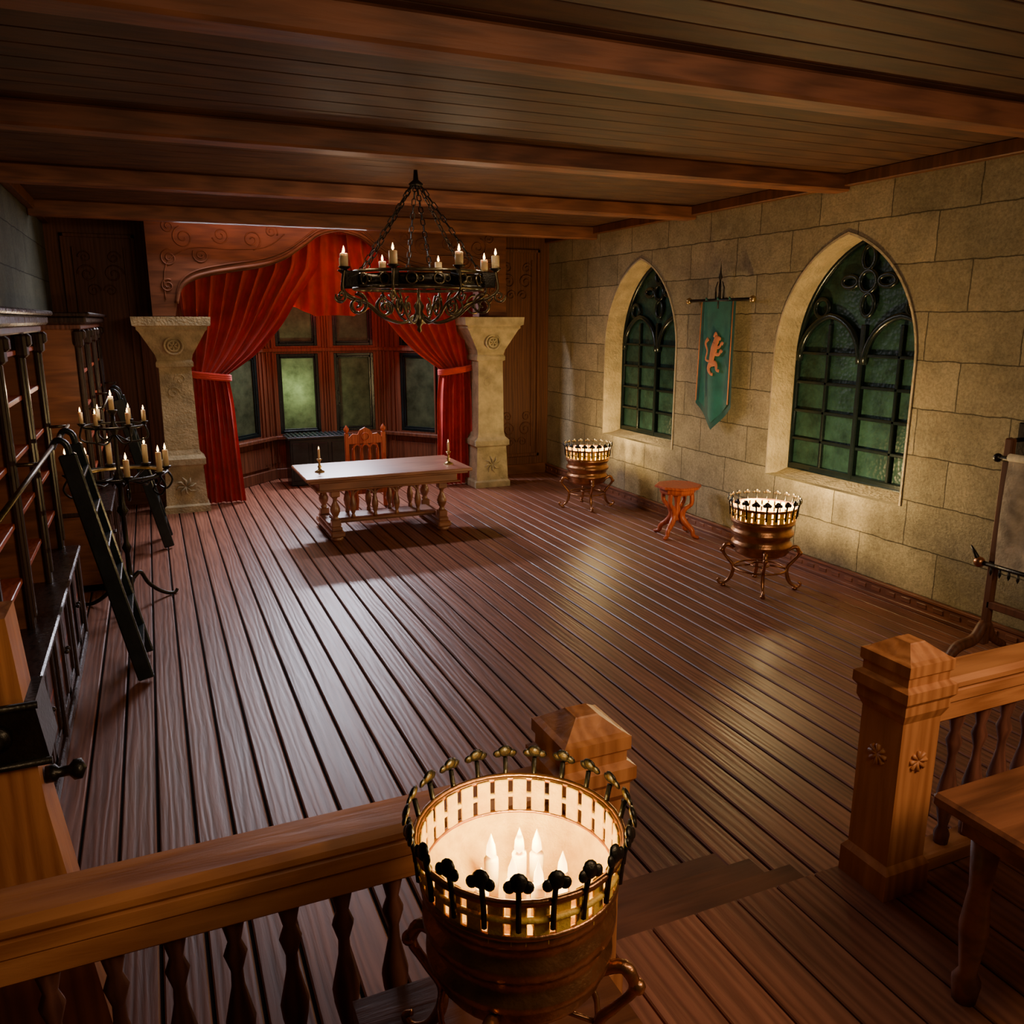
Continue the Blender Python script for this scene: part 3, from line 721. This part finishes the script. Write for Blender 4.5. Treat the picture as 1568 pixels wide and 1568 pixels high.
b.bb(2.35,3.6,1.0,1.76,1.36,1.41,0,.012); b.bb(2.42,3.53,1.07,1.69,1.27,1.36,0,.008)
for X_ in (2.48,3.47):
    for Y_ in (1.13,1.63): b.lathe([(.04,0),(.05,.08),(.03,.12),(.05,.3),(.035,.45),(.05,.65)],(X_,Y_,PZ),10)
b.finish()
b=B('iron_inkwell',[M_iron]); b.lathe([(.05,0),(.055,.03),(.03,.05),(.02,.07),(.03,.08),(.025,.085)],(2.86,1.6,1.41),12); b.finish()
b=B('timber_post',[M_owoodZ,M_iron])
b.prism([(-1.2,0),(-.28,0),(-.45,1.42),(-.49,2.09),(-.60,2.09),(-.62,2.12),(-1.2,2.12)],2.86,3.05,'Y')
b.prism([(-1.22,1.60),(-.415,1.60),(-.44,1.80),(-1.22,1.80)],2.835,3.075,'Y',1)
b.tube([(-1.21,2.83,1.80),(-.43,2.83,1.80)],.014,6,1); b.tube([(-1.21,2.83,1.60),(-.41,2.83,1.60)],.014,6,1)
for x_,z_ in ((-.56,1.7),(-.9,1.7)):
    b.M=Matrix.Translation((x_,2.83,z_))@Matrix.Rotation(pi/2,4,'X'); b.lathe([(.05,0),(.045,.015),(.03,.02),(.03,.035),(.018,.05),(.0001,.055)],(0,0,0),12,1)
b.M=Matrix.Translation((-.45,2.93,1.5))@Matrix.Rotation(pi/2,4,'Y'); b.lathe([(.03,0),(.03,.03),(.018,.04),(.018,.07),(.035,.085),(.035,.11),(.0001,.125)],(0,0,0),12,1)
b.M=Matrix.Identity(4); b.finish()
# scroll stand at right
b=B('scroll_stand',[M_dwood,M_iron,M_parch,M_copper])
X=6.72; Y0=4.06; Y1=4.78
for Y_ in (Y0,Y1):
    b.bb(X+.05,X+.12,Y_-.035,Y_+.035,.1,2.0,0,.01)
    b.tube(spl([(X-.35,Y_,.03),(X-.25,Y_,.12),(X-.05,Y_,.16),(X+.08,Y_,.3),(X+.2,Y_,.14),(X+.36,Y_,.05)],5),[.04,.05,.05,.045,.04,.035],8,0)
b.bb(X+.05,X+.11,Y0,Y1,.45,.52,0,.008)
b.tube([(X,Y0-.1,1.83),(X,Y1+.04,1.83)],.026,8,1); b.tube([(X,Y0-.05,.87),(X,Y1+.08,.87)],.022,8,1)
for Y_ in (Y0-.1,Y1+.04): b.ball((X,Y_,1.83),.04,1)
for Y_ in (Y0-.05,Y1+.08): b.ball((X,Y_,.87),.05,3); b.tube(spl([(X,Y_,.87),(X-.02,Y_+.04,.95),(X,Y_+.1,1.0)],4),[.025,.008],6,1)
for Y_ in (Y0,Y1): b.tube([(X,Y_,1.83),(X+.08,Y_,1.83)],.018,6,1); b.tube([(X,Y_,.87),(X+.08,Y_,.87)],.018,6,1)
for k in range(9): b.lathe([(.0001,-.09),(.014,-.06),(.008,0)],(X,Y0+k*.085,.86),6,1)
vs=[];fs=[]
for i in range(21):
    for k in range(13):
        t=i/20; vs.append((X-.035-.02*math.sin(t*pi)*math.sin(k*.7),Y0+.03+k*.05,1.83-t*.93))
for i in range(20):
    for k in range(12): p=i*13+k; fs.append([p,p+1,p+14,p+13])
b.add(vs,fs,2,True)
b.tube([(X-.02,Y0+.02,1.85),(X-.02,Y0+.64,1.85)],.035,8,2)
b.finish()
b=B('wall_bracket',[M_iron]); b.bb(XW-.04,XW,4.85,4.98,1.78,2.1,0,.01); b.tube([(XW-.02,4.92,1.95),(XW-.2,4.92,1.95)],.02,6); b.ball((XW-.2,4.92,1.95),.03); b.finish()
# ------------------------------------------------------------------ lights
def light(nm,t,loc,e,col,**kw):
    l=bpy.data.lights.new(nm,t); l.energy=e; l.color=col
    for k,v in kw.items():
        if k not in('to',): setattr(l,k,v)
    o=bpy.data.objects.new(nm,l); o.location=loc; scene.collection.objects.link(o)
    if 'to' in kw: o.rotation_euler=(Vector(kw['to'])-Vector(loc)).to_track_quat('-Z','Y').to_euler()
    return o
fire=(1,.70,.30)
light('fire_light','POINT',(6.38,7.15,1.12),165,fire,shadow_soft_size=.06)
light('fire_light','POINT',(6.58,11.65,1.12),95,fire,shadow_soft_size=.06)
light('fire_light','POINT',(PB[0],PB[1],PB[2]+.68),14,(1,.74,.28),shadow_soft_size=.03)
for k in (0,2,4,6):
    a=2*pi*k/8+.2; light('candle_light','POINT',(CH[0]+.86*math.cos(a),CH[1]+.86*math.sin(a),CH[2]+.40),10,(1,.74,.46),shadow_soft_size=.015)
light('candle_light','POINT',(-.40,9.3,2.33),8,(1,.7,.42),shadow_soft_size=.015)
light('beam_sheen_fill','AREA',(1.9,13.35,4.42),170,(.92,.88,.95),shape='RECTANGLE',size=2.8,size_y=.25,to=(1.7,9.0,1.6))  # added area light, hidden behind the ceiling beam, for cool sheen on floor and desk
light('bay_sheen_fill','AREA',(3.0,15.6,3.22),230,(.88,.86,1),shape='RECTANGLE',size=1.2,size_y=.2,to=(2.4,9.5,.6))  # unseen source added behind the swag to put sheen on desk top and planks
light('soft_fill','AREA',(3.2,.2,4.25),85,(1,.80,.54),shape='RECTANGLE',size=4,size_y=2,to=(3,10,1.2))
light('rail_light','AREA',(3.6,-.6,3.9),60,(1,.66,.36),shape='DISK',size=.8,to=(2.6,2.3,1.4))
light('pane_glow_helper','POINT',(2.5,16.72,1.72),18,(.92,1,.62),shadow_soft_size=.08)  # added point source outside the left bay pane, makes the glass glow
w=bpy.data.worlds.new('night'); scene.world=w; w.use_nodes=True
w.node_tree.nodes['Background'].inputs[0].default_value=(.02,.035,.04,1); w.node_tree.nodes['Background'].inputs[1].default_value=.6
# ------------------------------------------------------------------ camera
cd=bpy.data.cameras.new('camera'); cam=bpy.data.objects.new('camera',cd); scene.collection.objects.link(cam)
cd.sensor_width=36; cd.lens=28.88; cam.location=(0,0,3.0); cam.rotation_euler=(math.radians(90-13.15),0,math.radians(-23.47)); cd.clip_start=.05
scene.camera=cam
